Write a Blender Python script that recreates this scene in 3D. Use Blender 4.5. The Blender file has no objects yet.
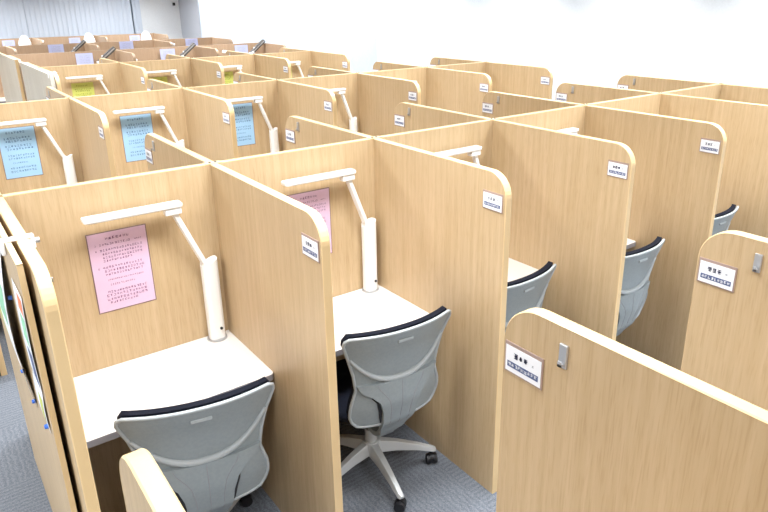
import bpy, bmesh, math, random
from mathutils import Vector, Matrix
random.seed(7)
C = bpy.context.scene
COL = C.collection

# ------------------------------------------------------------------ camera
def make_camera():
    cd = bpy.data.cameras.new('camera')
    co = bpy.data.objects.new('camera', cd)
    COL.objects.link(co)
    pitch, yaw, roll, f = math.radians(19.6289), math.radians(53.3432), math.radians(-0.60098), 653.74
    fw = Vector((math.cos(pitch)*math.cos(yaw), math.cos(pitch)*math.sin(yaw), -math.sin(pitch)))
    r = Vector((math.sin(yaw), -math.cos(yaw), 0))
    u = r.cross(fw)
    r2 = r*math.cos(roll) + u*math.sin(roll)
    u2 = -r*math.sin(roll) + u*math.cos(roll)
    m = Matrix((r2, u2, -fw)).transposed().to_4x4()
    m.translation = Vector((-0.16275, -2.54094, 2.08943))
    co.matrix_world = m
    cd.sensor_width = 36
    cd.lens = f/768*36
    cd.shift_x = -16.466/768
    cd.shift_y = -24.465/768
    cd.clip_start = 0.05
    C.camera = co
make_camera()

# ------------------------------------------------------------------ world, lights, exposure
w = bpy.data.worlds.new('world'); C.world = w; w.use_nodes = True
w.node_tree.nodes['Background'].inputs[0].default_value = (0.9, 0.95, 1, 1)
w.node_tree.nodes['Background'].inputs[1].default_value = 0.6
C.view_settings.view_transform = 'Standard'
C.view_settings.look = 'None'
C.view_settings.exposure = -0.46
C.view_settings.gamma = 1.0
C.view_settings.use_curve_mapping = False

def area(x, y, z, sx, sy, power, color=(0.93, 0.965, 1.0)):
    l = bpy.data.lights.new('ceiling_lamp', 'AREA')
    l.shape = 'RECTANGLE'; l.size = sx; l.size_y = sy; l.energy = power; l.color = color
    o = bpy.data.objects.new('ceiling_lamp', l); COL.objects.link(o)
    l.spread = math.radians(140)
    o.location = (x, y, z)
    return o
for iy, ly in enumerate((-3.3, -0.9, 1.5, 4.0, 6.5, 9.0, 11.0)):
    for lx in (-1.6, 0.9, 3.4, 5.9, 8.4):
        area(lx, ly, 2.78, 1.6, 0.5, 86)

# ------------------------------------------------------------------ materials
def mat(name, col, rough=0.5, metal=0.0, spec=0.5):
    m = bpy.data.materials.new(name); m.use_nodes = True
    b = m.node_tree.nodes['Principled BSDF']
    b.inputs['Base Color'].default_value = (*col, 1)
    b.inputs['Roughness'].default_value = rough
    b.inputs['Metallic'].default_value = metal
    b.inputs['Specular IOR Level'].default_value = spec
    return m

def noise_mat(name, c1, c2, scale, rough=0.5, detail=4, stretch=(1, 1, 1), lo=0.35, hi=0.65, bump=0.0, rnd=False, metal=0.0):
    m = mat(name, c1, rough, metal)
    nt = m.node_tree; N = nt.nodes; L = nt.links
    b = N['Principled BSDF']
    tc = N.new('ShaderNodeTexCoord'); mp = N.new('ShaderNodeMapping')
    mp.inputs['Scale'].default_value = stretch
    L.new(tc.outputs['Object'], mp.inputs['Vector'])
    if rnd:
        oi = N.new('ShaderNodeObjectInfo'); mu = N.new('ShaderNodeMath'); mu.operation = 'MULTIPLY'
        mu.inputs[1].default_value = 37.0
        L.new(oi.outputs['Random'], mu.inputs[0])
        cb = N.new('ShaderNodeCombineXYZ')
        for k in range(3): L.new(mu.outputs[0], cb.inputs[k])
        L.new(cb.outputs[0], mp.inputs['Location'])
    no = N.new('ShaderNodeTexNoise'); no.inputs['Scale'].default_value = scale; no.inputs['Detail'].default_value = detail
    L.new(mp.outputs[0], no.inputs['Vector'])
    cr = N.new('ShaderNodeValToRGB')
    cr.color_ramp.elements[0].position = lo; cr.color_ramp.elements[0].color = (*c1, 1)
    cr.color_ramp.elements[1].position = hi; cr.color_ramp.elements[1].color = (*c2, 1)
    L.new(no.outputs['Fac'], cr.inputs['Fac'])
    L.new(cr.outputs[0], b.inputs['Base Color'])
    if bump:
        bp = N.new('ShaderNodeBump'); bp.inputs['Strength'].default_value = bump; bp.inputs['Distance'].default_value = 0.002
        L.new(no.outputs['Fac'], bp.inputs['Height']); L.new(bp.outputs[0], b.inputs['Normal'])
    return m, no, cr

def wood(name, c1, c2, rough=0.42):
    m, no, cr = noise_mat(name, c1, c2, 1.0, rough, 5, (55, 55, 1.6), 0.3, 0.72, rnd=True)
    nt = m.node_tree; N = nt.nodes; L = nt.links
    b = N['Principled BSDF']
    # short dark pores along the grain
    tc = N.new('ShaderNodeTexCoord'); mp = N.new('ShaderNodeMapping'); mp.inputs['Scale'].default_value = (260, 260, 14)
    L.new(tc.outputs['Object'], mp.inputs['Vector'])
    n2 = N.new('ShaderNodeTexNoise'); n2.inputs['Scale'].default_value = 1.0; n2.inputs['Detail'].default_value = 2
    L.new(mp.outputs[0], n2.inputs['Vector'])
    c2r = N.new('ShaderNodeValToRGB')
    c2r.color_ramp.elements[0].position = 0.3; c2r.color_ramp.elements[0].color = (0.90, 0.87, 0.83, 1)
    c2r.color_ramp.elements[1].position = 0.5; c2r.color_ramp.elements[1].color = (1, 1, 1, 1)
    L.new(n2.outputs['Fac'], c2r.inputs['Fac'])
    # broad cathedral figure
    mp3 = N.new('ShaderNodeMapping'); mp3.inputs['Scale'].default_value = (7, 7, 0.7)
    L.new(tc.outputs['Object'], mp3.inputs['Vector'])
    n3 = N.new('ShaderNodeTexNoise'); n3.inputs['Scale'].default_value = 1.0; n3.inputs['Detail'].default_value = 3
    L.new(mp3.outputs[0], n3.inputs['Vector'])
    c3 = N.new('ShaderNodeValToRGB')
    c3.color_ramp.elements[0].position = 0.3; c3.color_ramp.elements[0].color = (0.93, 0.92, 0.90, 1)
    c3.color_ramp.elements[1].position = 0.7; c3.color_ramp.elements[1].color = (1, 1, 1, 1)
    L.new(n3.outputs['Fac'], c3.inputs['Fac'])
    def mul(a, bb):
        mx = N.new('ShaderNodeMix'); mx.data_type = 'RGBA'; mx.blend_type = 'MULTIPLY'; mx.inputs[0].default_value = 1
        L.new(a, mx.inputs[6]); L.new(bb, mx.inputs[7]); return mx.outputs[2]
    L.new(mul(mul(cr.outputs[0], c2r.outputs[0]), c3.outputs[0]), b.inputs['Base Color'])
    return m

M = {}
M['wood'] = wood('light_oak_laminate', (0.51, 0.365, 0.205), (0.60, 0.445, 0.27))
M['brown'] = wood('brown_laminate', (0.40, 0.27, 0.175), (0.46, 0.325, 0.215))
M['pale'] = wood('pale_grey_laminate', (0.50, 0.45, 0.37), (0.60, 0.55, 0.45))
M['edge'] = noise_mat('edge_band', (0.74, 0.53, 0.275), (0.79, 0.58, 0.32), 3, 0.35, 3, (1, 1, 1), rnd=True)[0]
M['brown_edge'] = mat('brown_edge_band', (0.36, 0.25, 0.155), 0.45)
M['grey_side'] = mat('pale_grey_wall_side', (0.55, 0.57, 0.62), 0.6)
M['pale_edge'] = mat('pale_edge_band', (0.86, 0.82, 0.74), 0.4)
M['desk'] = noise_mat('cream_desktop', (0.80, 0.76, 0.71), (0.84, 0.80, 0.75), 240, 0.35, 2)[0]
M['desk_edge'] = mat('grey_desk_edge', (0.28, 0.27, 0.29), 0.4)
M['white'] = mat('white_plastic', (0.88, 0.88, 0.87), 0.35)
M['diffuser'] = mat('lamp_diffuser', (0.80, 0.82, 0.82), 0.25)
M['black'] = mat('black_plastic', (0.012, 0.012, 0.015), 0.45)
M['fabric'] = noise_mat('navy_black_fabric', (0.004, 0.005, 0.010), (0.009, 0.011, 0.020), 300, 0.85, 2, bump=0.3)[0]
M['shell'] = noise_mat('grey_chair_plastic', (0.27, 0.305, 0.32), (0.29, 0.325, 0.34), 90, 0.42, 2, bump=0.05)[0]
M['shell_light'] = mat('pale_grey_chair_plastic', (0.40, 0.43, 0.445), 0.4)
M['alu'] = mat('satin_silver_base', (0.55, 0.56, 0.56), 0.4, 0.35)
M['metal'] = mat('brushed_metal', (0.55, 0.56, 0.58), 0.35, 0.7)
M['plate'] = mat('plate_frame', (0.36, 0.26, 0.22), 0.5)
M['card'] = mat('white_card', (0.85, 0.86, 0.90), 0.5)
M['ink'] = mat('dark_print', (0.03, 0.035, 0.09), 0.6)
M['blue_ink'] = mat('blue_print', (0.09, 0.12, 0.25), 0.6)
M['grey_ink'] = mat('grey_print', (0.30, 0.30, 0.36), 0.6)
M['pink'] = mat('pink_paper', (0.72, 0.50, 0.66), 0.6)
M['pink_ink'] = mat('purple_print', (0.17, 0.06, 0.16), 0.6)
M['blue'] = mat('light_blue_paper', (0.34, 0.56, 0.78), 0.6)
M['bluetext'] = mat('navy_print', (0.06, 0.14, 0.32), 0.6)
M['yellow'] = mat('yellow_green_paper', (0.56, 0.60, 0.14), 0.6)
M['yellowtext'] = mat('olive_print', (0.25, 0.28, 0.03), 0.6)
M['lav'] = mat('lavender_white_paper', (0.48, 0.51, 0.74), 0.6)
M['sleeve'] = mat('smoky_sleeve', (0.22, 0.15, 0.14), 0.4)
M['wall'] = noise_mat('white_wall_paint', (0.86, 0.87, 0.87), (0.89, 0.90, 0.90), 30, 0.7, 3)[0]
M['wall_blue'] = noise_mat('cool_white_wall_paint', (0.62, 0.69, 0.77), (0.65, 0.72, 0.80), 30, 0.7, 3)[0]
M['blind'] = mat('pale_blue_blind_fabric', (0.66, 0.715, 0.80), 0.7)
M['frame'] = mat('grey_window_frame', (0.22, 0.25, 0.33), 0.5)
M['ceiling'] = mat('ceiling_tile', (0.85, 0.85, 0.83), 0.8)
M['red'] = mat('orange_red_print', (0.80, 0.22, 0.10), 0.6)
M['green'] = mat('mint_print', (0.30, 0.62, 0.40), 0.6)
M['paper'] = mat('white_paper', (0.85, 0.87, 0.90), 0.5)
M['pin'] = mat('blue_pin', (0.04, 0.15, 0.6), 0.4)

def carpet_mat():
    m = mat('grey_striped_carpet', (0.15, 0.16, 0.18), 0.95, spec=0.1)
    nt = m.node_tree; N = nt.nodes; L = nt.links; b = N['Principled BSDF']
    tc = N.new('ShaderNodeTexCoord')
    wv = N.new('ShaderNodeTexWave'); wv.bands_direction = 'X'; wv.inputs['Scale'].default_value = 13
    wv.inputs['Distortion'].default_value = 6.0; wv.inputs['Detail'].default_value = 3; wv.inputs['Detail Scale'].default_value = 3
    L.new(tc.outputs['Object'], wv.inputs['Vector'])
    wv2 = N.new('ShaderNodeTexWave'); wv2.bands_direction = 'Y'; wv2.inputs['Scale'].default_value = 13
    wv2.inputs['Distortion'].default_value = 3.0; wv2.inputs['Detail'].default_value = 3; wv2.inputs['Detail Scale'].default_value = 3
    L.new(tc.outputs['Object'], wv2.inputs['Vector'])
    ck = N.new('ShaderNodeTexChecker'); ck.inputs['Scale'].default_value = 2.0
    L.new(tc.outputs['Object'], ck.inputs['Vector'])
    mx = N.new('ShaderNodeMix'); mx.data_type = 'FLOAT'
    L.new(ck.outputs['Fac'], mx.inputs[0]); L.new(wv.outputs['Fac'], mx.inputs[2]); L.new(wv2.outputs['Fac'], mx.inputs[3])
    no = N.new('ShaderNodeTexNoise'); no.inputs['Scale'].default_value = 160; no.inputs['Detail'].default_value = 3
    L.new(tc.outputs['Object'], no.inputs['Vector'])
    ad = N.new('ShaderNodeMath'); ad.operation = 'MULTIPLY_ADD'; ad.inputs[1].default_value = 1.6; ad.inputs[2].default_value = -0.8
    L.new(no.outputs['Fac'], ad.inputs[0])
    a2 = N.new('ShaderNodeMath'); a2.operation = 'MULTIPLY_ADD'; a2.inputs[1].default_value = 0.26
    L.new(mx.outputs[0], a2.inputs[0])
    a3 = N.new('ShaderNodeMath'); a3.operation = 'ADD'; a3.inputs[1].default_value = 0.36
    L.new(ad.outputs[0], a2.inputs[2]); L.new(a2.outputs[0], a3.inputs[0])
    cr = N.new('ShaderNodeValToRGB')
    cr.color_ramp.elements[0].color = (0.08, 0.09, 0.105, 1); cr.color_ramp.elements[1].color = (0.23, 0.245, 0.275, 1)
    L.new(a3.outputs[0], cr.inputs['Fac']); L.new(cr.outputs[0], b.inputs['Base Color'])
    bp = N.new('ShaderNodeBump'); bp.inputs['Strength'].default_value = 0.5; bp.inputs['Distance'].default_value = 0.004
    L.new(no.outputs['Fac'], bp.inputs['Height']); L.new(bp.outputs[0], b.inputs['Normal'])
    return m
M['carpet'] = carpet_mat()

M['fabric'].node_tree.nodes['Principled BSDF'].inputs['Specular IOR Level'].default_value = 0.15

# ------------------------------------------------------------------ helpers
def link(name, me, parent=None, m=None):
    o = bpy.data.objects.new(name, me); COL.objects.link(o)
    if m is not None and not me.materials: me.materials.append(m)
    if parent: o.parent = parent
    return o

def bm_obj(name, bm, m, parent=None, smooth=False):
    me = bpy.data.meshes.new(name)
    bmesh.ops.recalc_face_normals(bm, faces=bm.faces)
    bm.to_mesh(me); bm.free()
    if smooth:
        for p in me.polygons: p.use_smooth = True
    me.materials.append(m)
    return link(name, me, parent)

def add_box(bm, x0, x1, y0, y1, z0, z1, mtx=None):
    vs = [bm.verts.new((x, y, z)) for x in (x0, x1) for y in (y0, y1) for z in (z0, z1)]
    if mtx:
        for v in vs: v.co = mtx @ v.co
    f = [(0,1,3,2),(4,6,7,5),(0,4,5,1),(2,3,7,6),(0,2,6,4),(1,5,7,3)]
    for q in f: bm.faces.new([vs[i] for i in q])
    return vs

def bevel(bm, w, seg=2):
    bmesh.ops.recalc_face_normals(bm, faces=bm.faces)
    bmesh.ops.bevel(bm, geom=list(bm.edges), offset=w, segments=seg, profile=0.6, affect='EDGES', clamp_overlap=True)

def box(name, m, parent, x0, x1, y0, y1, z0, z1, bv=0.0, mtx=None, seg=2):
    bm = bmesh.new(); add_box(bm, x0, x1, y0, y1, z0, z1)
    if bv: bevel(bm, bv, seg)
    if mtx: bmesh.ops.transform(bm, matrix=mtx, verts=bm.verts)
    return bm_obj(name, bm, m, parent)

def add_cyl(bm, p0, p1, r0, r1=None, n=20, cap=True):
    p0, p1 = Vector(p0), Vector(p1); r1 = r0 if r1 is None else r1
    d = (p1-p0).normalized()
    a = Vector((0, 0, 1)) if abs(d.z) < 0.9 else Vector((1, 0, 0))
    u = d.cross(a).normalized(); v = d.cross(u)
    A = []; B = []
    for i in range(n):
        t = 2*math.pi*i/n; e = u*math.cos(t)+v*math.sin(t)
        A.append(bm.verts.new(p0+e*r0)); B.append(bm.verts.new(p1+e*r1))
    for i in range(n):
        j = (i+1) % n; bm.faces.new((A[i], A[j], B[j], B[i]))
    if cap:
        bm.faces.new(A[::-1]); bm.faces.new(B)

def prism(bm, pts, axis, a0, a1):
    """polygon pts (p,q) extruded along axis; axis 'x': (y,z); 'y': (x,z); 'z': (x,y)"""
    def co(p, a):
        if axis == 'x': return (a, p[0], p[1])
        if axis == 'y': return (p[0], a, p[1])
        return (p[0], p[1], a)
    A = [bm.verts.new(co(p, a0)) for p in pts]; B = [bm.verts.new(co(p, a1)) for p in pts]
    n = len(pts)
    for i in range(n):
        j = (i+1) % n; bm.faces.new((A[i], A[j], B[j], B[i]))
    bm.faces.new(A[::-1]); bm.faces.new(B)

def thing(name, label, cat, loc=(0, 0, 0), rz=0, group=None):
    o = bpy.data.objects.new(name, None); COL.objects.link(o)
    o.empty_display_size = 0.1
    o.location = loc; o.rotation_euler = (0, 0, rz)
    o['label'] = label; o['category'] = cat
    if group: o['group'] = group
    return o

def copy_tree(o, parent=None):
    c = o.copy(); COL.objects.link(c); c.parent = parent
    for ch in o.children: copy_tree(ch, c)
    return c

def struct(name, o):
    o.name = name; o['kind'] = 'structure'; return o

H = 1.467; W = 0.7875; D = 0.8895; T = 0.032
HD = 0.7185
ORD = ['first', 'second', 'third', 'fourth', 'fifth', 'sixth', 'seventh']

# ------------------------------------------------------------------ room shell
XL, XR, YF, YB, ZC = -3.2, 9.5, -4.6, 12.5, 2.8
YP, XP = 11.35, 5.06
struct('floor', box('floor', M['carpet'], None, XL-0.1, XR+0.1, YF-0.1, YB+0.1, -0.1, 0))
struct('ceiling', box('ceiling', M['ceiling'], None, XL-0.1, XR+0.1, YF-0.1, YB+0.1, ZC, ZC+0.1))
struct('wall_left', box('wall', M['wall'], None, XL-0.1, XL, YF, YB, 0, ZC))
struct('wall_right', box('wall', M['wall'], None, XR, XR+0.1, YF, YB, 0, ZC))
struct('wall_front', box('wall', M['wall'], None, XL-0.1, XR+0.1, YF-0.1, YF, 0, ZC))
# back wall: solid left strip, window, wall piece, protruding wall
bm = bmesh.new()
add_box(bm, XL-0.1, 0.2, YB, YB+0.1, 0, ZC)
add_box(bm, 4.16, XP+0.1, YB, YB+0.1, 0, ZC)
add_box(bm, 0.2, 4.16, YB, YB+0.1, 0, 0.75)
add_box(bm, 0.2, 4.16, YB, YB+0.1, 2.55, ZC)
struct('wall_back', bm_obj('wall', bm, M['wall']))
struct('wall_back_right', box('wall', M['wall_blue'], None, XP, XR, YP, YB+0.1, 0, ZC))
wf = bmesh.new()
for x in (0.2, 2.16, 4.10): add_box(wf, x, x+0.06, YB-0.01, YB+0.05, 0.75, 2.55)
for z in (0.75, 2.49): add_box(wf, 0.2, 4.16, YB-0.01, YB+0.05, z, z+0.06)
struct('window_1', bm_obj('window', wf, M['frame']))
g = box('window_pane', mat('window_glass', (0.55, 0.65, 0.75), 0.1), bpy.data.objects['window_1'], 0.2, 4.16, YB+0.06, YB+0.07, 0.75, 2.55)

# ------------------------------------------------------------------ vertical blinds in front of the window
def blind(x0, x1, label):
    t = thing('vertical_blind', label, 'blind', ((x0+x1)/2, YB-0.09, 0.6), 0, 'vertical blinds on the far window')
    hw = (x1-x0)/2
    box('headrail', M['white'], t, -hw, hw, -0.025, 0.025, 2.02, 2.07, 0.004)
    bm = bmesh.new()
    n = max(1, int(round((x1-x0)/0.088)))
    for i in range(n):
        cx = -hw + (i+0.5)*(x1-x0)/n
        a = math.radians(8)
        R = Matrix.Translation((cx, 0, 0)) @ Matrix.Rotation(a, 4, 'Z')
        # gently bowed slat
        for k in range(3):
            s0, s1 = -0.047+k*0.0313, -0.047+(k+1)*0.0313
            y0 = 0.006*(1-(s0/0.047)**2); y1 = 0.006*(1-(s1/0.047)**2)
            vs = [bm.verts.new(R @ Vector(p)) for p in ((s0, y0, 0), (s1, y1, 0), (s1, y1, 2.02), (s0, y0, 2.02),
                                                         (s0, y0+0.001, 0), (s1, y1+0.001, 0), (s1, y1+0.001, 2.02), (s0, y0+0.001, 2.02))]
            for q in ((0,1,2,3),(7,6,5,4),(0,4,5,1),(3,2,6,7)): bm.faces.new([vs[i] for i in q])
    bm_obj('slats', bm, M['blind'], t)
blind(0.15, 2.006, 'pale blue vertical blind at the far left of the window wall')
blind(2.014, 3.99, 'wide pale blue vertical blind in the middle of the window wall')
blind(4.03, 4.17, 'narrow bunch of blue vertical blind slats beside the white wall strip')
struct('trim_1', box('trim', M['wall'], None, 4.19, 4.30, YB-0.05, YB, 0, ZC))
struct('trim_2', box('trim', M['frame'], None, 4.172, 4.19, YB-0.05, YB, 0, ZC))
struct('trim_3', box('trim', M['grey_side'], None, XP-0.02, XP, YP+0.02, YB, 0, ZC))  # pale grey slab covering the side face of the protruding wall
# dark fitting high on the protruding wall side
t = thing('wall_bracket', 'small dark fitting high on the white wall beside the grey wall edge', 'bracket', (4.93, YB, 2.02))
box('mount', M['black'], t, -0.025, 0.025, -0.03, 0, -0.03, 0.03, 0.004)
bm = bmesh.new(); add_cyl(bm, (0, -0.03, 0), (0, -0.07, -0.01), 0.014, 0.012, 12); bm_obj('knob', bm, M['black'], t)

# ------------------------------------------------------------------ panels
def side_outline(sgn, D, H, r, ins=0.0):
    """outline (y,z) of a divider running from y=0 to y=sgn*D, rounded at the free upper corner"""
    d = D-ins; h = H-ins; rr = r-ins
    pts = [(sgn*T/2, 0), (sgn*d, 0)]
    n = 10
    for k in range(n+1):
        a = math.pi/2*k/n
        pts.append((sgn*(d-rr+rr*math.cos(a)), h-rr+rr*math.sin(a)))
    pts.append((sgn*T/2, h))
    return pts

def side_panel(parent, x, sgn, m, em, D=D, H=H, r=0.095, T_=T, core_only=False):
    bm = bmesh.new()
    prism(bm, side_outline(sgn, D, H, r, 0.002), 'x', x-T_/2, x+T_/2)
    o = bm_obj('side_panel', bm, m, parent)
    # edge band: follows the outline, a hair proud of the board
    out = side_outline(sgn, D, H, r, 0.0)[1:]
    inn = side_outline(sgn, D, H, r, 0.0025)[1:]
    bm = bmesh.new()
    c = 0.003; hx = T_/2+0.0004
    rows = []
    for (a, b), (ai, bi) in zip(out, inn):
        ch = ((a+(ai-a)*0.9), (b+(bi-b)*0.9))
        rows.append([bm.verts.new(p) for p in ((x-hx, ai, bi), (x-hx, ch[0], ch[1]), (x-hx+c, a, b), (x+hx-c, a, b), (x+hx, ch[0], ch[1]), (x+hx, ai, bi))])
    for i in range(len(rows)-1):
        for j in range(5): bm.faces.new((rows[i][j], rows[i][j+1], rows[i+1][j+1], rows[i+1][j]))
        bm.faces.new((rows[i][5], rows[i][0], rows[i+1][0], rows[i+1][5]))
    bm.faces.new(rows[0]); bm.faces.new(rows[-1][::-1])
    bm_obj('edge_banding', bm, em, o)
    return o

def glyph(bm, cx, cz, s, plane, rnd):
    """small made-up character of a few strokes; plane(u,v)->co"""
    th = s*0.13
    def bar(u0, v0, u1, v1):
        vs = [bm.verts.new(plane(cx+a, cz+b)) for a, b in ((u0, v0), (u1, v0), (u1, v1), (u0, v1))]
        bm.faces.new(vs)
    n = rnd.choice((3, 4, 5))
    for k in range(n):
        if rnd.random() < 0.55:
            v = -s*0.4 + s*0.8*k/(n-1); a = rnd.uniform(0.2, 0.45)*s
            bar(-a, v-th/2, a, v+th/2)
        else:
            u = rnd.uniform(-0.35, 0.35)*s; a = rnd.uniform(0.25, 0.45)*s
            bar(u-th/2, -a, u+th/2, a)

def name_plate(parent, x, yc, face=-1, w=0.108, h=0.074, zc=1.35, seed=0):
    """plate on the divider face at x (face = -1: looks to -x)"""
    xs = x + face*T/2
    a, b = sorted((xs, xs+face*0.003))
    o = box('name_plate', M['plate'], parent, a, b, yc-w/2, yc+w/2, zc-h/2, zc+h/2, 0.0008)
    a, b = sorted((xs+face*0.0025, xs+face*0.0038))
    c = box('card', M['card'], o, a, b, yc-w/2+0.004, yc+w/2-0.004, zc-h/2+0.004, zc+h/2-0.008)
    xt = xs+face*0.0044
    rnd = random.Random(seed)
    bm = bmesh.new()
    # as seen from the -x side, reading direction runs towards -y
    pl = lambda u, v: (xt, yc + face*u*1.0, zc+v)
    for k, gu in enumerate((-0.020, -0.006, 0.008)): glyph(bm, gu, 0.010, 0.014, pl, rnd); glyph(bm, gu, 0.010, 0.013, pl, rnd)
    glyph(bm, 0.028, 0.009, 0.007, pl, rnd)
    bm_obj('printed_text', bm, M['ink'], o)
    bm = bmesh.new()
    vs = [bm.verts.new(pl(u, v)) for u, v in ((-0.044, -0.0215), (0.044, -0.0215), (0.044, -0.0075), (-0.044, -0.0075))]; bm.faces.new(vs)
    cap = bm_obj('blue_caption', bm, M['blue_ink'], o)
    bm = bmesh.new(); pl2 = lambda u, v: (xt+face*0.0003, yc + face*u, zc+v)
    for k in range(9): glyph(bm, -0.037+k*0.0092, -0.0145, 0.0095, pl2, rnd)
    bm_obj('caption_text', bm, M['card'], cap)
    return o

def hook(parent, x, yc, face=-1, zc=1.418):
    xs = x + face*T/2
    a, b = sorted((xs, xs+face*0.006))
    o = box('bag_hook', M['metal'], parent, a, b, yc-0.010, yc+0.010, zc-0.026, zc+0.026, 0.002)
    bm = bmesh.new()
    a, b = sorted((xs+face*0.004, xs+face*0.015))
    add_box(bm, a, b, yc-0.004, yc+0.004, zc-0.020, zc-0.015)
    a, b = sorted((xs+face*0.012, xs+face*0.015))
    add_box(bm, a, b, yc-0.004, yc+0.004, zc-0.020, zc-0.008)
    bm_obj('hook_prong', bm, M['metal'], o)
    return o

def bracket(parent, x, y=0.0):
    o = box('junction_bracket', M['edge'], parent, x-0.035, x+0.035, y-T/2-0.002, y+T/2+0.002, H, H+0.0022, 0.0008)
    bm = bmesh.new()
    for dx in (-0.012, 0.012): add_cyl(bm, (x+dx, y, H+0.002), (x+dx, y, H+0.0045), 0.0055, n=12)
    bm_obj('screw', bm, M['black'], o)

def desktop(parent, x0, x1, sgn, y0=0.018, y1=0.468, hd=HD):
    x0 += T/2+0.001; x1 -= T/2+0.001
    r = 0.02; n = 5
    pts = [(x0, sgn*y0), (x0, sgn*(y1-r))]
    for k in range(n+1):
        a = math.pi/2*k/n; pts.append((x0+r-r*math.cos(a), sgn*(y1-r+r*math.sin(a))))
    for k in range(n+1):
        a = math.pi/2*k/n; pts.append((x1-r+r*math.sin(a), sgn*(y1-r+r*math.cos(a))))
    pts.append((x1, sgn*y0))
    bm = bmesh.new(); prism(bm, pts, 'z', hd-0.026, hd)
    o = bm_obj('desktop', bm, M['desk'], parent)
    def off(p, e):
        cx, cy = (x0+x1)/2, 0
        return (p[0], p[1])
    bm = bmesh.new()
    e = pts[1:-1]; rows = []
    for (px, py) in e:
        yy = py+sgn*0.002
        rows.append([bm.verts.new(q) for q in ((px, yy-sgn*0.004, hd-0.001), (px, yy-sgn*0.0005, hd-0.001), (px, yy, hd-0.004), (px, yy, hd-0.026), (px, yy-sgn*0.004, hd-0.028))])
    for i in range(len(rows)-1):
        for j in range(4): bm.faces.new((rows[i][j], rows[i][j+1], rows[i+1][j+1], rows[i+1][j]))
    bm_obj('desk_edge', bm, M['desk_edge'], o)
    # support rails under the top
    bm = bmesh.new()
    add_box(bm, x0+0.001, x0+0.022, min(sgn*0.06, sgn*0.4), max(sgn*0.06, sgn*0.4), hd-0.055, hd-0.0265)
    add_box(bm, x1-0.022, x1-0.001, min(sgn*0.06, sgn*0.4), max(sgn*0.06, sgn*0.4), hd-0.055, hd-0.0265)
    bm_obj('support_rail', bm, M['desk_edge'], parent)
    return o

def back_panel(parent, x0, x1, m, em, H=H, ya=-T/2, yb=T/2):
    o = box('back_panel', m, parent, x0+T/2, x1-T/2, ya, yb, 0, H-0.002)
    box('edge_banding', em, o, x0+T/2, x1-T/2, ya-0.0004, yb+0.0004, H-0.003, H, 0.001)
    return o

seed = [0]
def unit(row, x0, x1, y, sgn, label, group, spine=True, left=False, wm='wood', em='edge', plates=True, D_=D, desk=True, DL=None, H_=H):
    t = thing('study_carrel', label, 'carrel', ((x0+x1)/2, y, 0), 0, group)
    hw = (x1-x0)/2
    if spine: back_panel(t, -hw, hw, M[wm], M[em], H_)
    sp = side_panel(t, hw, sgn, M[wm], M[em], D_, H_)
    seed[0] += 1
    if plates:
        if sgn < 0:
            name_plate(sp, hw, -(D_-0.068), -1, seed=seed[0]); hook(sp, hw, -(D_-0.16), 1)
        else:
            name_plate(sp, hw, (D_-0.062), -1, seed=seed[0]); hook(sp, hw, (D_-0.165), -1)
    if left:
        DL = DL or D_
        sl = side_panel(t, -hw, sgn, M[wm], M[em], DL, H_)
        if sgn < 0: hook(sl, -hw, -(DL-0.13), 1)
        elif plates: hook(sl, -hw, (DL-0.165), -1)
    if desk: desktop(t, -hw, hw, sgn)
    if spine and H_ == H: bracket(t, hw)
    return t

XA = [0.015] + [0.7875*i for i in range(1, 7)]
for i, d in enumerate((0, -0.0086, 0.0036, 0.001, -0.0049, 0, -0.0045)):
    if i: XA[i] += d
YA = 0.0
XB = [-0.039+W*i for i in range(0, 7)]; YBr = 2.474
XC = [0.194+W*i for i in range(0, 6)]; YC = 5.103
colour = {'A': 'pink', 'B': 'light blue', 'C': 'yellow'}

# nearest double row
for i in range(6):
    unit('A', XA[i], XA[i+1], YA, -1, {
        0: 'light oak study carrel with pink notice and chair, left end of nearest row',
        1: 'light oak study carrel holding the whole chair on casters, second along the nearest row',
        2: 'light oak study carrel, third along the nearest row, lamp head above its divider',
        3: 'light oak study carrel, fourth along nearest row, chair back hanging out sideways',
        4: 'light oak study carrel, fifth along nearest row, small glimpse of chair back at its front',
        5: 'light oak study carrel closing the far right end of the nearest row'}[i],
        'front facing carrels of the nearest row', left=(i == 0), DL=0.862)
for i in range(6):
    unit('A', XA[i], XA[i+1], YA, 1,
         'study carrel facing away, rounded hooked divider rising behind the %s carrel of nearest row' % ORD[i],
         'rear facing carrels of the nearest row', spine=False, left=(i == 0))
# second double row
for i in range(6):
    unit('B', XB[i], XB[i+1], YBr, -1,
         'oak study carrel, %s from left in second row, the row with light blue notices' % ORD[i],
         'front facing carrels of the second row', left=(i == 0))
for i in range(6):
    unit('B', XB[i], XB[i+1], YBr, 1,
         'study carrel facing away behind the %s carrel of the second row, divider tip showing' % ORD[i],
         'rear facing carrels of the second row', spine=False, left=(i == 0))
# third double row
for i in range(1, 5):
    unit('C', XC[i], XC[i+1], YC, -1,
         'oak study carrel, %s from left in the third row, the row with yellow notices' % ORD[i-1],
         'front facing carrels of the third row', left=(i == 1))
for i in range(1, 5):
    unit('C', XC[i], XC[i+1], YC, 1,
         'study carrel facing away behind the %s carrel of the third row' % ORD[i-1],
         'rear facing carrels of the third row', spine=False, left=(i == 1))
# foreground row (only the rear facing dividers reach into the picture)
Y0 = -1.6556-D+0.0
X0 = [-0.005, 0.7875+0.004, 1.5730]
for i in range(2):
    unit('Z', X0[i], X0[i+1], Y0, 1,
         ['study carrel at picture bottom whose large divider with plate and hook fills lower right',
          'study carrel whose rounded divider with name plate rises at the right edge of picture'][i],
         'rear facing carrels of the foreground row', left=(i == 0), DL=D+0.035, H_=H+0.014)

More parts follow.
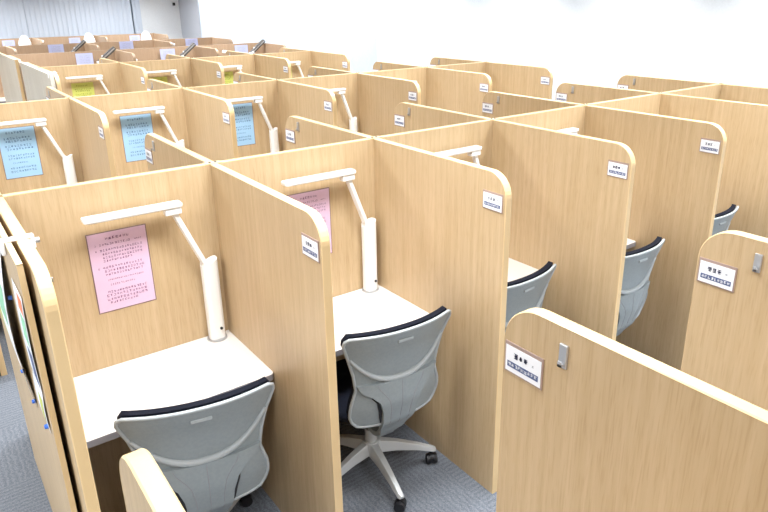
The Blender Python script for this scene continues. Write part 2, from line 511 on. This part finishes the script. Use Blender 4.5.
# wide brown carrels at the back
W2 = 1.105
def wide_row(xs, y, rowname, D_=D):
    for i in range(len(xs)-1):
        unit(rowname, xs[i], xs[i+1], y, -1,
             'wide brown study carrel, %s from left in the %s' % (ORD[i], rowname),
             'wide brown carrels of the '+rowname, left=(i == 0), wm='brown', em='brown_edge', plates=False, D_=D_)
XD = [0.98, 2.26, 3.365, 4.40]; YD = 7.2
XE = [0.05, 1.155+0.06, 2.32, 3.425, 4.45]; YE = 9.25
XF = [0.85, 1.95, 3.05, 4.17]; YFf = 11.7
wide_row(XD, YD, 'fourth row')
wide_row(XE, YE, 'fifth row')
wide_row(XF, YFf, 'sixth row')

# ------------------------------------------------------------------ free standing end boards
def end_board(x, y0, y1, label, m, em, h=H, th=0.016):
    t = thing('end_board', label, 'partition', (x, (y0+y1)/2, 0), 0, 'end boards standing at the left ends of the rows')
    hl = (y1-y0)/2
    box('board', M[m], t, -th+0.0005, th-0.0005, -hl+0.002, hl-0.002, 0.0, h-0.002)
    bm = bmesh.new()
    add_box(bm, -th, th, -hl, -hl+0.003, 0, h-0.001)
    add_box(bm, -th, th, hl-0.003, hl, 0, h-0.001)
    add_box(bm, -th, th, -hl, hl, h-0.003, h)
    bm_obj('edge_banding', bm, M[em], t)
    return t
boardA = end_board(-0.022, -0.74, 0.62, 'oak end board covered with leaflets, clamped against the lower left carrel', 'wood', 'edge', th=0.0075)
end_board(-0.102, 1.50, 3.3, 'oak end board behind the leafleted board at the left picture edge', 'wood', 'edge')
end_board(0.944, 4.25, 5.95, 'pale end board with white edge beside the first yellow notice carrel', 'pale', 'pale_edge')
end_board(0.945, 6.34, 8.05, 'pale end board at the left picture edge, standing beyond the white edged one', 'pale', 'edge')
# clamp holding the board to the end carrel
t = thing('panel_clamp', 'white clamp bridging the leafleted board and the first carrel side panel', 'clamp', (0.0, -0.53, H))
bm = bmesh.new(); add_box(bm, -0.042, 0.044, -0.014, 0.014, 0.0, 0.008); add_box(bm, -0.042, -0.031, -0.014, 0.014, -0.035, 0.0); add_box(bm, 0.032, 0.044, -0.014, 0.014, -0.03, 0.0)
bevel(bm, 0.002, 1); bm_obj('bridge', bm, M['white'], t)
bm = bmesh.new(); add_cyl(bm, (0.044, 0, -0.012), (0.056, 0, -0.012), 0.008, n=14); bm_obj('knob', bm, M['metal'], t)
t = thing('panel_clamp', 'small white clamp on the pale board beside the third row end panel', 'clamp', (0.962, 4.33, H))
bm = bmesh.new(); add_box(bm, -0.036, 0.04, -0.02, 0.02, 0.0, 0.01); add_box(bm, -0.036, -0.03, -0.02, 0.02, -0.04, 0.0)
bevel(bm, 0.002, 1); bm_obj('bridge', bm, M['white'], t)
bm = bmesh.new(); add_cyl(bm, (0.02, 0, 0.01), (0.02, 0, 0.02), 0.008, n=12); bm_obj('knob', bm, M['white'], t)

# ------------------------------------------------------------------ notices
def notice(x, y, z, w, h, paper, ink, label, group, layout, tilt=0.0, border=True, seed=1):
    t = thing('notice', label, 'notice', (x, y, z), 0, group)
    t.rotation_euler = (0, tilt, 0)
    if border: box('plastic_sleeve', M['sleeve'], t, -w/2-0.004, w/2+0.004, -0.0012, 0, -h/2-0.004, h/2+0.004)
    box('sheet', M[paper], t, -w/2, w/2, -0.0022, -0.0012, -h/2, h/2)
    rnd = random.Random(seed); bm = bmesh.new()
    pl = lambda u, v: (u, -0.0026, v)
    for (u0, u1, v, s) in layout:
        n = max(1, int((u1-u0)*w/(s*1.12)))
        for k in range(n):
            glyph(bm, (u0*w + (k+0.5)*s*1.12) - w/2, h/2 - v*h, s, pl, rnd)
    bm_obj('printed_text', bm, M[ink], t)
    return t
LAY = [(0.28, 0.74, 0.075, 0.0115)]
LAY += [(0.09, 0.13, 0.145, 0.007), (0.17, 0.72, 0.145, 0.0085), (0.78, 0.93, 0.145, 0.006),
        (0.09, 0.13, 0.215, 0.007), (0.17, 0.92, 0.215, 0.0088), (0.20, 0.92, 0.262, 0.0088), (0.20, 0.92, 0.309, 0.0088), (0.20, 0.72, 0.352, 0.0088),
        (0.09, 0.13, 0.44, 0.007), (0.17, 0.92, 0.435, 0.0095), (0.19, 0.92, 0.482, 0.0095), (0.20, 0.88, 0.527, 0.009),
        (0.22, 0.86, 0.60, 0.006), (0.25, 0.70, 0.665, 0.007),
        (0.19, 0.90, 0.755, 0.0095), (0.16, 0.92, 0.80, 0.0105), (0.16, 0.92, 0.85, 0.0105), (0.2, 0.75, 0.895, 0.0095)]
LAYB = [(0.2, 0.8, 0.09, 0.015), (0.12, 0.9, 0.2, 0.016), (0.15, 0.9, 0.26, 0.016), (0.12, 0.9, 0.36, 0.016), (0.15, 0.9, 0.42, 0.016),
        (0.15, 0.9, 0.55, 0.013), (0.15, 0.9, 0.61, 0.013), (0.25, 0.7, 0.7, 0.009), (0.15, 0.9, 0.80, 0.014), (0.15, 0.9, 0.87, 0.014)]
LAYD = [(0.2, 0.85, v, 0.013) for v in (0.12, 0.19, 0.26, 0.33, 0.4, 0.5, 0.6, 0.7, 0.8)]
notice(0.370, -T/2, 1.112, 0.212, 0.318, 'pink', 'pink_ink', 'pink printed notice in dark sleeve on the back of the lower left carrel', 'pink notices', LAY, 0.0, seed=3)
notice(1.200, -T/2, 1.112, 0.212, 0.318, 'pink', 'pink_ink', 'pink printed notice partly hidden by the divider in the second carrel', 'pink notices', LAY, 0.0, seed=3)
notice(1.990, -T/2, 1.112, 0.212, 0.318, 'pink', 'pink_ink', 'pink notice mostly hidden behind the divider of the third carrel', 'pink notices', LAY, 0.0, seed=3)
for i in range(5):
    notice(0.384+W*i-(0.01 if i == 0 else 0)+(-0.02 if i == 1 else 0), YBr-T/2, 1.138, 0.218, 0.335, 'blue', 'bluetext',
           'light blue printed notice on the back panel of the %s carrel in the second row' % ORD[i], 'light blue notices', LAYB, 0.0, border=True, seed=5)
for i in range(1, 5):
    notice(XC[i]+0.370, YC-T/2, 1.125, 0.215, 0.32, 'yellow', 'yellowtext',
           'yellow green notice on the back panel of the %s carrel in the third row' % ORD[i-1], 'yellow notices', LAYB, 0.0, border=False, seed=6)
for k, x in enumerate((1.845, 2.95, 4.07)):
    notice(x, YD-T/2-0.034, 1.30, 0.21, 0.29, 'lav', 'grey_ink', 'lavender white notice, %s from left on the brown fourth row' % ORD[k], 'white notices of the fourth row', LAYD, 0, False, 8)
for k, x in enumerate((1.88, 2.945, 4.05)):
    notice(x, YE-T/2-0.034, 1.318, 0.22, 0.29, 'lav', 'grey_ink', 'white notice, %s from left on the brown fifth row' % ORD[k], 'white notices of the fifth row', LAYD, 0, False, 9)
for k, x in enumerate((1.54, 2.655, 3.775)):
    notice(x, YFf-T/2-0.034, 1.30, 0.20, 0.28, 'lav', 'grey_ink', 'white notice, %s from left on the brown sixth row' % ORD[k], 'white notices of the sixth row', LAYD, 0, False, 10)

# leaflets on the left face of the leafleted board
def leaflet(y, z, w, h, bow, label, blocks, pins=(), paper='paper'):
    t = thing('leaflet', label, 'leaflet', (-0.0300, y, z), 0, 'leaflets on the left end board')
    bm = bmesh.new(); n = 8; rows = []
    for k in range(n+1):
        v = -h/2 + h*k/n; b = -bow*math.sin(math.pi*k/n)-0.001
        rows.append([bm.verts.new((b-e, s*w/2, v)) for e in (0, 0.0008) for s in (-1, 1)])
    for k in range(n):
        a, c = rows[k], rows[k+1]
        for q in ((0, 1), (1, 3), (3, 2), (2, 0)): bm.faces.new((a[q[0]], a[q[1]], c[q[1]], c[q[0]]))
    bm.faces.new((rows[0][0], rows[0][1], rows[0][3], rows[0][2])); bm.faces.new((rows[-1][0], rows[-1][1], rows[-1][3], rows[-1][2]))
    bm_obj('sheet', bm, M[paper], t, True)
    for (m, y0, y1, z0, z1) in blocks:
        bm = bmesh.new(); r = []
        for k in range(5):
            v = -h/2 + h*(z0+(z1-z0)*k/4); b = -bow*math.sin(math.pi*(v+h/2)/h)-0.0026
            r.append([bm.verts.new((b, -w/2+w*yy, v)) for yy in (y0, y1)])
        for k in range(4): bm.faces.new((r[k][0], r[k][1], r[k+1][1], r[k+1][0]))
        bm_obj('printed_block', bm, M[m], t)
    for (py, pz) in pins:
        bm = bmesh.new(); add_cyl(bm, (-0.001, py, pz), (-0.012, py, pz), 0.008, 0.006, 12); bm_obj('push_pin', bm, M['pin'], t)
leaflet(-0.615, 1.21, 0.17, 0.30, 0.004, 'narrow leaflet with orange, green and blue print near front edge of board',
        [('red', 0.06, 0.55, 0.80, 0.96), ('green', 0.06, 0.55, 0.50, 0.76), ('blue_ink', 0.06, 0.50, 0.08, 0.42)])
leaflet(-0.60, 0.99, 0.16, 0.13, 0.003, 'small pale yellow leaflet pinned below the colourful leaflet', [('yellow', 0.1, 0.5, 0.2, 0.8)], [(-0.05, -0.055)], 'card')
leaflet(-0.26, 1.14, 0.26, 0.58, 0.024, 'long white poster bulging off the left board, pinned with blue pins',
        [('blue_ink', 0.15, 0.8, 0.80, 0.93), ('green', 0.15, 0.8, 0.5, 0.72)], [(-0.11, -0.27), (-0.11, 0.1)])
leaflet(-0.02, 1.12, 0.28, 0.55, 0.02, 'greenish poster further back on the left board',
        [('green', 0.05, 0.9, 0.55, 0.9), ('yellow', 0.1, 0.8, 0.2, 0.45)], [(-0.12, -0.25)])

# ------------------------------------------------------------------ desk lamps
def make_lamp(label, group):
    """origin at base; column, arm leaning to -x, head along x"""
    t = thing('desk_lamp', label, 'lamp', (0, 0, 0), 0, group)
    bm = bmesh.new(); add_cyl(bm, (0, 0, 0), (0, 0, 0.006), 0.043, 0.041, 28); bm_obj('base_plate', bm, M['metal'], t)
    # column: rounded rectangle section with slanted top
    bm = bmesh.new(); n = 28; rows = []
    for z, s in ((0.006, 0.97), (0.012, 1.0), (0.33, 1.0), (0.355, 0.99)):
        r = []
        for k in range(n):
            a = 2*math.pi*k/n; ca, sa = math.cos(a), math.sin(a)
            x = 0.034*s*math.copysign(abs(ca)**0.7, ca); y = 0.030*s*math.copysign(abs(sa)**0.7, sa)
            zz = z + (x*0.45 if z > 0.3 else 0)
            r.append(bm.verts.new((x, y, zz)))
        rows.append(r)
    for i in range(3):
        for k in range(n):
            j = (k+1) % n; bm.faces.new((rows[i][k], rows[i][j], rows[i+1][j], rows[i+1][k]))
    bm.faces.new(rows[0][::-1]); bm.faces.new(rows[-1])
    col_ = bm_obj('column', bm, M['white'], t, False)
    bm = bmesh.new(); add_cyl(bm, (0.012, -0.029, 0.055), (0.012, -0.034, 0.055), 0.006, n=14); bm_obj('switch', bm, M['black'], t)
    bm = bmesh.new(); add_cyl(bm, (-0.012, -0.020, 0.345), (-0.012, 0.020, 0.345), 0.018, n=18); bm_obj('lower_joint', bm, M['white'], t)
    # arm
    p0 = Vector((-0.015, -0.004, 0.345)); p1 = Vector((-0.122, -0.02, 0.60))
    L = (p1-p0).length; d = (p1-p0).normalized()
    R = d.to_track_quat('Z', 'Y').to_matrix().to_4x4(); R.translation = p0
    bm = bmesh.new(); add_box(bm, -0.013, 0.013, -0.010, 0.010, 0, L); bevel(bm, 0.004, 2); bmesh.ops.transform(bm, matrix=R, verts=bm.verts)
    bm_obj('arm', bm, M['white'], t)
    bm = bmesh.new(); add_box(bm, -0.158, -0.094, -0.042, -0.004, 0.592, 0.622); bevel(bm, 0.006, 2); bm_obj('upper_joint', bm, M['white'], t)
    bm = bmesh.new(); add_box(bm, -0.448, -0.090, -0.048, 0.0, 0.620, 0.640); bevel(bm, 0.008, 3)
    h = bm_obj('lamp_head', bm, M['white'], t)
    box('light_diffuser', M['diffuser'], h, -0.435, -0.17, -0.042, -0.006, 0.6185, 0.6205)
    return t
lamp0 = None
def put_lamp(xj, y, label, group, rz=0):
    global lamp0
    if lamp0 is None: lamp0 = make_lamp(label, group); o = lamp0
    else: o = copy_tree(lamp0)
    o.location = (xj-0.083, y-0.056, HD); o.rotation_euler = (0, 0, rz)
    o['label'] = label; o['group'] = group
for i, s in enumerate(('white desk lamp at the lower left carrel, over the first pink notice',
                       'white desk lamp in the second nearest carrel, its column standing behind the whole chair',
                       'white desk lamp in the third nearest carrel, only head and arm top showing',
                       'white desk lamp in the fourth nearest carrel, just its head tip above divider')):
    put_lamp(XA[i+1], YA, s, 'desk lamps of the nearest row')
for i in range(5):
    put_lamp(XB[i+1]-0.018, YBr, 'white desk lamp in the %s carrel from left of the blue notice row' % ORD[i], 'desk lamps of the second row')
for i in range(1, 5):
    put_lamp(XC[i+1]-0.045, YC, 'white desk lamp in the %s carrel from left of the yellow notice row' % ORD[i-1], 'desk lamps of the third row')

# ------------------------------------------------------------------ chairs
def lerp_tab(tab, z):
    for (a, va), (b, vb) in zip(tab, tab[1:]):
        if z <= b:
            t = (z-a)/(b-a); t = max(0, min(1, t)); t = t*t*(3-2*t)*0.5+t*0.5
            return va+(vb-va)*t
    return tab[-1][1]
BW = [(0.425, 0.120), (0.432, 0.155), (0.445, 0.180), (0.47, 0.200), (0.51, 0.213), (0.56, 0.208), (0.63, 0.188), (0.70, 0.198), (0.78, 0.220), (0.855, 0.246), (0.875, 0.243), (0.885, 0.228)]
BY = [(0.30, -0.135), (0.36, -0.185), (0.45, -0.245), (0.55, -0.268), (0.65, -0.267), (0.75, -0.280), (0.885, -0.325)]
def by(z, u): return lerp_tab(BY, z) + 0.060*abs(u)**2.2
def surf(bm, zs, wf, off, nu=20, thick=0.012, edge=0.0):
    """closed shell: back sheet at by-off, front sheet thick in front"""
    F = []; B = []
    for z in zs:
        hw = wf(z); f = []; b = []
        for k in range(nu+1):
            u = -1+2*k/nu; x = u*hw; uu = x/0.25
            y = by(z, uu)
            f.append(bm.verts.new((x, y-off+thick, z))); b.append(bm.verts.new((x, y-off, z)))
        F.append(f); B.append(b)
    n = len(zs)
    for i in range(n-1):
        for k in range(nu):
            bm.faces.new((B[i][k], B[i][k+1], B[i+1][k+1], B[i+1][k]))
            bm.faces.new((F[i][k+1], F[i][k], F[i+1][k], F[i+1][k+1]))
        bm.faces.new((F[i][0], B[i][0], B[i+1][0], F[i+1][0])); bm.faces.new((B[i][nu], F[i][nu], F[i+1][nu], B[i+1][nu]))
    for k in range(nu):
        bm.faces.new((F[0][k], F[0][k+1], B[0][k+1], B[0][k])); bm.faces.new((B[-1][k], B[-1][k+1], F[-1][k+1], F[-1][k]))

def rng(a, b, n): return [a+(b-a)*k/(n-1) for k in range(n)]
def tube(bm, pts, r, n=8, closed=False, ry=None):
    rows = []
    N = len(pts)
    for i, p in enumerate(pts):
        a = pts[(i-1) % N] if (closed or i > 0) else pts[i]; b = pts[(i+1) % N] if (closed or i < N-1) else pts[i]
        d = (Vector(b)-Vector(a)).normalized()
        y = Vector((0, 1, 0)); u = d.cross(y)
        if u.length < 1e-4: u = Vector((1, 0, 0))
        u.normalize(); v = u.cross(d).normalized()
        rr = r(i/(N-1)) if callable(r) else r
        rv = rr*(ry or 1)
        rows.append([bm.verts.new(Vector(p)+u*rr*math.cos(2*math.pi*k/n)+v*rv*math.sin(2*math.pi*k/n)) for k in range(n)])
    m = N if closed else N-1
    for i in range(m):
        A, B = rows[i], rows[(i+1) % N]
        for k in range(n):
            j = (k+1) % n; bm.faces.new((A[k], A[j], B[j], B[k]))
    if not closed: bm.faces.new(rows[0][::-1]); bm.faces.new(rows[-1])

def make_chair(label):
    t = thing('office_chair', label, 'chair', (0, 0, 0), 0, 'grey office chairs in the nearest row')
    wf = lambda z: lerp_tab(BW, z)
    zs = [0.425, 0.432, 0.445, 0.47, 0.50, 0.53, 0.56, 0.60, 0.63, 0.66, 0.70, 0.74, 0.78, 0.82, 0.855, 0.868, 0.875, 0.882, 0.885]
    # outer shell
    bm = bmesh.new(); surf(bm, zs, wf, 0.0, thick=0.010)
    sh = bm_obj('back_shell', bm, M['shell'], t, True)
    md = sh.modifiers.new('es', 'EDGE_SPLIT'); md.split_angle = math.radians(50)
    # rim bead round the outline
    pts = []
    for z in zs[2:]: pts.append((-wf(z), by(z, wf(z)/0.25), z))
    for k in range(1, 14):
        x = -wf(0.885)+2*wf(0.885)*k/14; pts.append((x, by(0.885, x/0.25), 0.886))
    for z in reversed(zs[2:]): pts.append((wf(z), by(z, wf(z)/0.25), z))
    for k in range(1, 12):
        a = k/12; x = wf(0.445)*(1-2*a); z = 0.445-0.018*math.sin(math.pi*a)**0.5
        pts.append((x, by(z, x/0.25), z))
    bm = bmesh.new(); tube(bm, pts, 0.0065, 8, True); bm_obj('rim', bm, M['shell_light'], sh, True)
    # arched ridge under the upper pocket
    pts = []
    for k in range(25):
        a = -1+2*k/24; x = 0.215*a; z = 0.655+0.125*abs(a)**2.4
        pts.append((x, by(z, x/0.25)-0.004, z))
    bm = bmesh.new(); tube(bm, pts, lambda q: 0.006+0.007*math.sin(math.pi*q), 10, False, 1.0); bm_obj('ridge', bm, M['shell_light'], sh, True)
    # handle recess
    bm = bmesh.new()
    zz = 0.838
    add_box(bm, -0.034, 0.034, by(zz, 0)-0.005, by(zz, 0)+0.004, zz-0.006, zz+0.006); bevel(bm, 0.003, 2)
    bm_obj('grip_slot', bm, M['shell_light'], sh)
    # central support running down under the seat, flaring at the top
    bm = bmesh.new()
    SW = [(0.305, 0.034), (0.36, 0.058), (0.42, 0.074), (0.50, 0.082), (0.555, 0.096), (0.59, 0.125), (0.62, 0.172), (0.645, 0.186), (0.665, 0.188)]
    surf(bm, rng(0.305, 0.652, 20), lambda z: lerp_tab(SW, z), 0.018, 16, 0.020)
    sp = bm_obj('back_support', bm, M['shell'], t, True)
    md = sp.modifiers.new('es', 'EDGE_SPLIT'); md.split_angle = math.radians(50)
    bm = bmesh.new()  # thin black tubes put the shade of the side openings into colour
    for sx in (-1, 1):
        pp = [(sx*(lerp_tab(SW, z)+0.006), by(z, lerp_tab(SW, z)/0.25)-0.003, z) for z in rng(0.44, 0.585, 12)]
        tube(bm, pp, lambda q: 0.002+0.006*math.sin(math.pi*q), 8, False, 0.5)
    bm_obj('side_slot_shade', bm, M['black'], sh)
    # seams on the support
    bm = bmesh.new()
    for sx, top in ((-0.5, 0.10), (0.0, 0.0), (0.5, -0.10)):
        pp = []
        for z in rng(0.42, 0.645, 12):
            x = sx*lerp_tab(SW, z)*1.15; pp.append((x, by(z, x/0.25)-0.0178, z))
        tube(bm, pp, 0.0012, 6)
    bm_obj('seam', bm, M['desk_edge'], sp)
    # J-shaped lower arm under the seat
    bm = bmesh.new()
    pts = [(0, -0.150, 0.325), (0, -0.135, 0.300), (0, -0.10, 0.290), (0, -0.06, 0.300), (0, -0.02, 0.345)]
    rows = []
    for i, p in enumerate(pts):
        hw = 0.036+0.004*i; a = pts[max(0, i-1)]; b = pts[min(len(pts)-1, i+1)]
        d = Vector((0, b[1]-a[1], b[2]-a[2])).normalized(); nrm = Vector((0, -d.z, d.y))*0.014
        P = Vector(p); rows.append([bm.verts.new(P+Vector((sx*hw, 0, 0))+nrm*sn) for sx, sn in ((-1, -1), (1, -1), (1, 1), (-1, 1))])
    for i in range(len(rows)-1):
        for k in range(4):
            j = (k+1) % 4; bm.faces.new((rows[i][k], rows[i][j], rows[i+1][j], rows[i+1][k]))
    bm.faces.new(rows[0]); bm.faces.new(rows[-1][::-1]); bevel(bm, 0.006, 2)
    bm_obj('lower_arm', bm, M['shell'], t)
    # back cushion in front of the shell
    zc = rng(0.455, 0.895, 18)
    def cw(z):
        e = wf(min(z, 0.875))-0.004
        if z > 0.87: e -= (z-0.87)*0.6
        return e
    bm = bmesh.new(); surf(bm, zc, cw, -0.011, thick=0.027)
    bevel_mod = bm_obj('back_cushion', bm, M['fabric'], t, True)
    md = bevel_mod.modifiers.new('es', 'EDGE_SPLIT'); md.split_angle = math.radians(60)
    # seat pan and cushion (superellipse plan)
    def seat(name, z0, z1, sx, sy, cy, m, dome=0.0):
        bm = bmesh.new(); n = 40; rows = []
        for z, s in ((z0, 0.93), (z0+0.008, 0.99), ((z0+z1)/2, 1.0), (z1-0.012, 0.985), (z1, 0.93)):
            r = []
            for k in range(n):
                a = 2*math.pi*k/n; ca, sa = math.cos(a), math.sin(a)
                r.append(bm.verts.new((sx*s*math.copysign(abs(ca)**0.55, ca), cy+sy*s*math.copysign(abs(sa)**0.55, sa), z)))
            rows.append(r)
        for i in range(4):
            for k in range(n):
                j = (k+1) % n; bm.faces.new((rows[i][k], rows[i][j], rows[i+1][j], rows[i+1][k]))
        bm.faces.new(rows[0][::-1])
        c = bm.verts.new((0, cy, z1+dome))
        for k in range(n): bm.faces.new((rows[-1][k], rows[-1][(k+1) % n], c))
        return bm_obj(name, bm, m, t, True)
    seat('seat_pan', 0.385, 0.412, 0.215, 0.205, 0.055, M['black'])
    seat('seat_cushion', 0.412, 0.462, 0.235, 0.225, 0.055, M['fabric'], 0.01)
    # mechanism and gas column
    bm = bmesh.new(); add_box(bm, -0.07, 0.07, -0.09, 0.13, 0.335, 0.386); bevel(bm, 0.01, 2); bm_obj('tilt_mechanism', bm, M['black'], t)
    bm = bmesh.new(); add_cyl(bm, (0.05, 0.03, 0.36), (0.22, 0.03, 0.355), 0.006, n=10); add_cyl(bm, (0.20, 0.03, 0.355), (0.25, 0.03, 0.353), 0.012, 0.010, 12); bm_obj('height_lever', bm, M['black'], t)
    bm = bmesh.new(); add_cyl(bm, (0, 0, 0.17), (0, 0, 0.24), 0.028, n=20); add_cyl(bm, (0, 0, 0.235), (0, 0, 0.338), 0.015, n=16); bm_obj('gas_column', bm, M['alu'], t)
    bm = bmesh.new(); add_cyl(bm, (0, 0, 0.115), (0, 0, 0.176), 0.050, 0.040, 24); bm_obj('hub', bm, M['alu'], t)
    for k in range(5):
        a = CH_A + 2*math.pi*k/5
        R = Matrix.Rotation(a, 4, 'Z')
        bm = bmesh.new(); st = [(0.035, 0.031, 0.118, 0.172), (0.12, 0.025, 0.112, 0.154), (0.22, 0.020, 0.094, 0.122), (0.295, 0.017, 0.072, 0.092), (0.307, 0.011, 0.072, 0.085)]
        rows = []
        for (rr, hw, z0, z1) in st:
            rows.append([bm.verts.new(R @ Vector(q)) for q in ((rr, -hw, z0), (rr, hw, z0), (rr, hw*0.55, z1), (rr, -hw*0.55, z1))])
        for i in range(len(rows)-1):
            for q in range(4):
                j = (q+1) % 4; bm.faces.new((rows[i][q], rows[i][j], rows[i+1][j], rows[i+1][q]))
        bm.faces.new(rows[0]); bm.faces.new(rows[-1][::-1]); bevel(bm, 0.003, 2)
        bm_obj('leg', bm, M['alu'], t)
        c = R @ Vector((0.287, 0, 0))
        ca = a + 0.9 + 0.7*k
        dx, dy = math.cos(ca), math.sin(ca)
        bm = bmesh.new()
        add_cyl(bm, (c.x, c.y, 0.045), (c.x, c.y, 0.074), 0.008, n=10)
        # hood
        px, py = -dy, dx
        add_cyl(bm, (c.x-px*0.009, c.y-py*0.009, 0.032), (c.x+px*0.009, c.y+py*0.009, 0.032), 0.024, n=18)
        cs = bm_obj('caster', bm, M['black'], t)
        for s in (-1, 1):
            bm = bmesh.new()
            add_cyl(bm, (c.x+s*px*0.010, c.y+s*py*0.010, 0.026), (c.x+s*px*0.025, c.y+s*py*0.025, 0.026), 0.026, 0.024, 22)
            bm_obj('wheel', bm, M['black'], cs)
    return t
CH_A = math.radians(-94)
chair0 = make_chair('grey office chair on casters, seen whole, in the second nearest carrel')
def put_chair(x, y, rz, label, first=False):
    o = chair0 if first else copy_tree(chair0)
    o.location = (x, y, 0); o.rotation_euler = (0, 0, rz); o['label'] = label
put_chair(1.225, -0.430, math.radians(-5), 'grey office chair on casters, seen whole, in the second nearest carrel', True)
put_chair(0.437, -0.45, math.radians(-12), 'grey office chair at the lower left carrel, partly behind a wooden divider tip')
put_chair(1.905, -0.405, math.radians(3), 'grey office chair in third nearest carrel, seat hidden behind the large hooked divider')
put_chair(2.632, -0.515, math.radians(0), 'grey office chair in fourth nearest carrel, narrow side of backrest showing')
put_chair(3.49, -0.465, math.radians(0), 'grey office chair in fifth nearest carrel, only a backrest corner above the rounded divider')

# ------------------------------------------------------------------ lamps of the brown rows
def far_lamp(x, y, kind, label, group, rz=0.0, z=1.37):
    """lamp on a slim stand from the desk top; kind 'panel' = dark framed flat head, 'bar' = white head, 'shade' = flared white shade"""
    t = thing('desk_lamp', label, 'lamp', (x, y, HD), rz, group)
    hz = z-HD
    bm = bmesh.new(); add_cyl(bm, (0, 0, 0), (0, 0, 0.018), 0.05, 0.045, 20); bm_obj('base', bm, M['white'], t)
    bm = bmesh.new(); add_cyl(bm, (0, 0, 0.018), (0, 0, hz), 0.010, n=12); bm_obj('arm', bm, M['white'], t)
    if kind == 'panel':
        R = Matrix.Translation((0.06, 0, hz+0.0)) @ Matrix.Rotation(math.radians(-38), 4, 'Y')
        bm = bmesh.new(); add_box(bm, -0.14, 0.14, -0.035, 0.035, -0.024, 0.024); bevel(bm, 0.006, 2); bmesh.ops.transform(bm, matrix=R, verts=bm.verts)
        h = bm_obj('lamp_head', bm, mat('dark_grey_plastic', (0.06, 0.055, 0.05), 0.5), t)
        bm = bmesh.new(); add_box(bm, -0.13, 0.13, -0.036, -0.02, -0.004, 0.013); bmesh.ops.transform(bm, matrix=R, verts=bm.verts); bm_obj('trim_strip', bm, M['metal'], h)
        bm = bmesh.new(); add_box(bm, -0.16, -0.10, -0.04, 0.04, -0.016, 0.016); bevel(bm, 0.006, 2); bmesh.ops.transform(bm, matrix=R, verts=bm.verts); bm_obj('end_cap', bm, M['white'], h)
    elif kind == 'bar':
        R = Matrix.Translation((0, 0, hz)) @ Matrix.Rotation(math.radians(22), 4, 'Y')
        bm = bmesh.new(); add_box(bm, -0.05, 0.055, -0.10, 0.04, -0.02, 0.025); bevel(bm, 0.015, 3); bmesh.ops.transform(bm, matrix=R, verts=bm.verts)
        bm_obj('lamp_head', bm, M['white'], t)
    else:
        bm = bmesh.new(); n = 28; rows = []
        for z_, r in ((hz-0.06, 0.108), (hz-0.02, 0.104), (hz+0.04, 0.085), (hz+0.09, 0.05), (hz+0.11, 0.03)):
            rows.append([bm.verts.new((r*math.cos(2*math.pi*k/n), r*math.sin(2*math.pi*k/n), z_)) for k in range(n)])
        for i in range(4):
            for k in range(n):
                j = (k+1) % n; bm.faces.new((rows[i][k], rows[i][j], rows[i+1][j], rows[i+1][k]))
        bm.faces.new(rows[-1])
        bm_obj('lamp_shade', bm, M['white'], t, True)
DARK = []
for k, (x, z) in enumerate(((2.03, 1.42), (3.12, 1.42), (4.20, 1.42))):
    far_lamp(x, YD-0.22, 'panel', 'dark tilted lamp right of the %s notice on the brown fourth row' % ORD[k], 'tilted dark lamps of the fourth row', 0, z)
for k, (x, z) in enumerate(((2.40, 1.345), (3.76, 1.36))):
    far_lamp(x, YD-0.2, 'bar', 'small white lamp head %s in the brown fourth row' % ('before the middle notice' if k == 0 else 'before the right notice'), 'small white lamps of the fourth row', 0, z)
for k, x in enumerate((2.11,)):
    far_lamp(x, YE-0.22, 'panel', 'dark tilted lamp right of the first notice on the brown fifth row', 'tilted dark lamps of the fifth row', 0, 1.42)
for k, x in enumerate((2.40, 3.62)):
    far_lamp(x, YE-0.2, 'bar', 'small white lamp head, %s one in the brown fifth row' % ('left' if k == 0 else 'right'), 'small white lamps of the fifth row', 0, 1.40)
for k, x in enumerate((1.78, 2.88, 3.95)):
    far_lamp(x, YFf-0.22, 'shade', 'big round white lamp shade, %s from left at the back of the room' % ORD[k], 'round white lamp shades of the sixth row', 0, 1.41)
for k, x in enumerate((2.03, 3.135)):
    far_lamp(x, YFf-0.2, 'bar', 'small white lamp head just right of the %s round shade' % ORD[k], 'small white lamps of the sixth row', 0, 1.42)
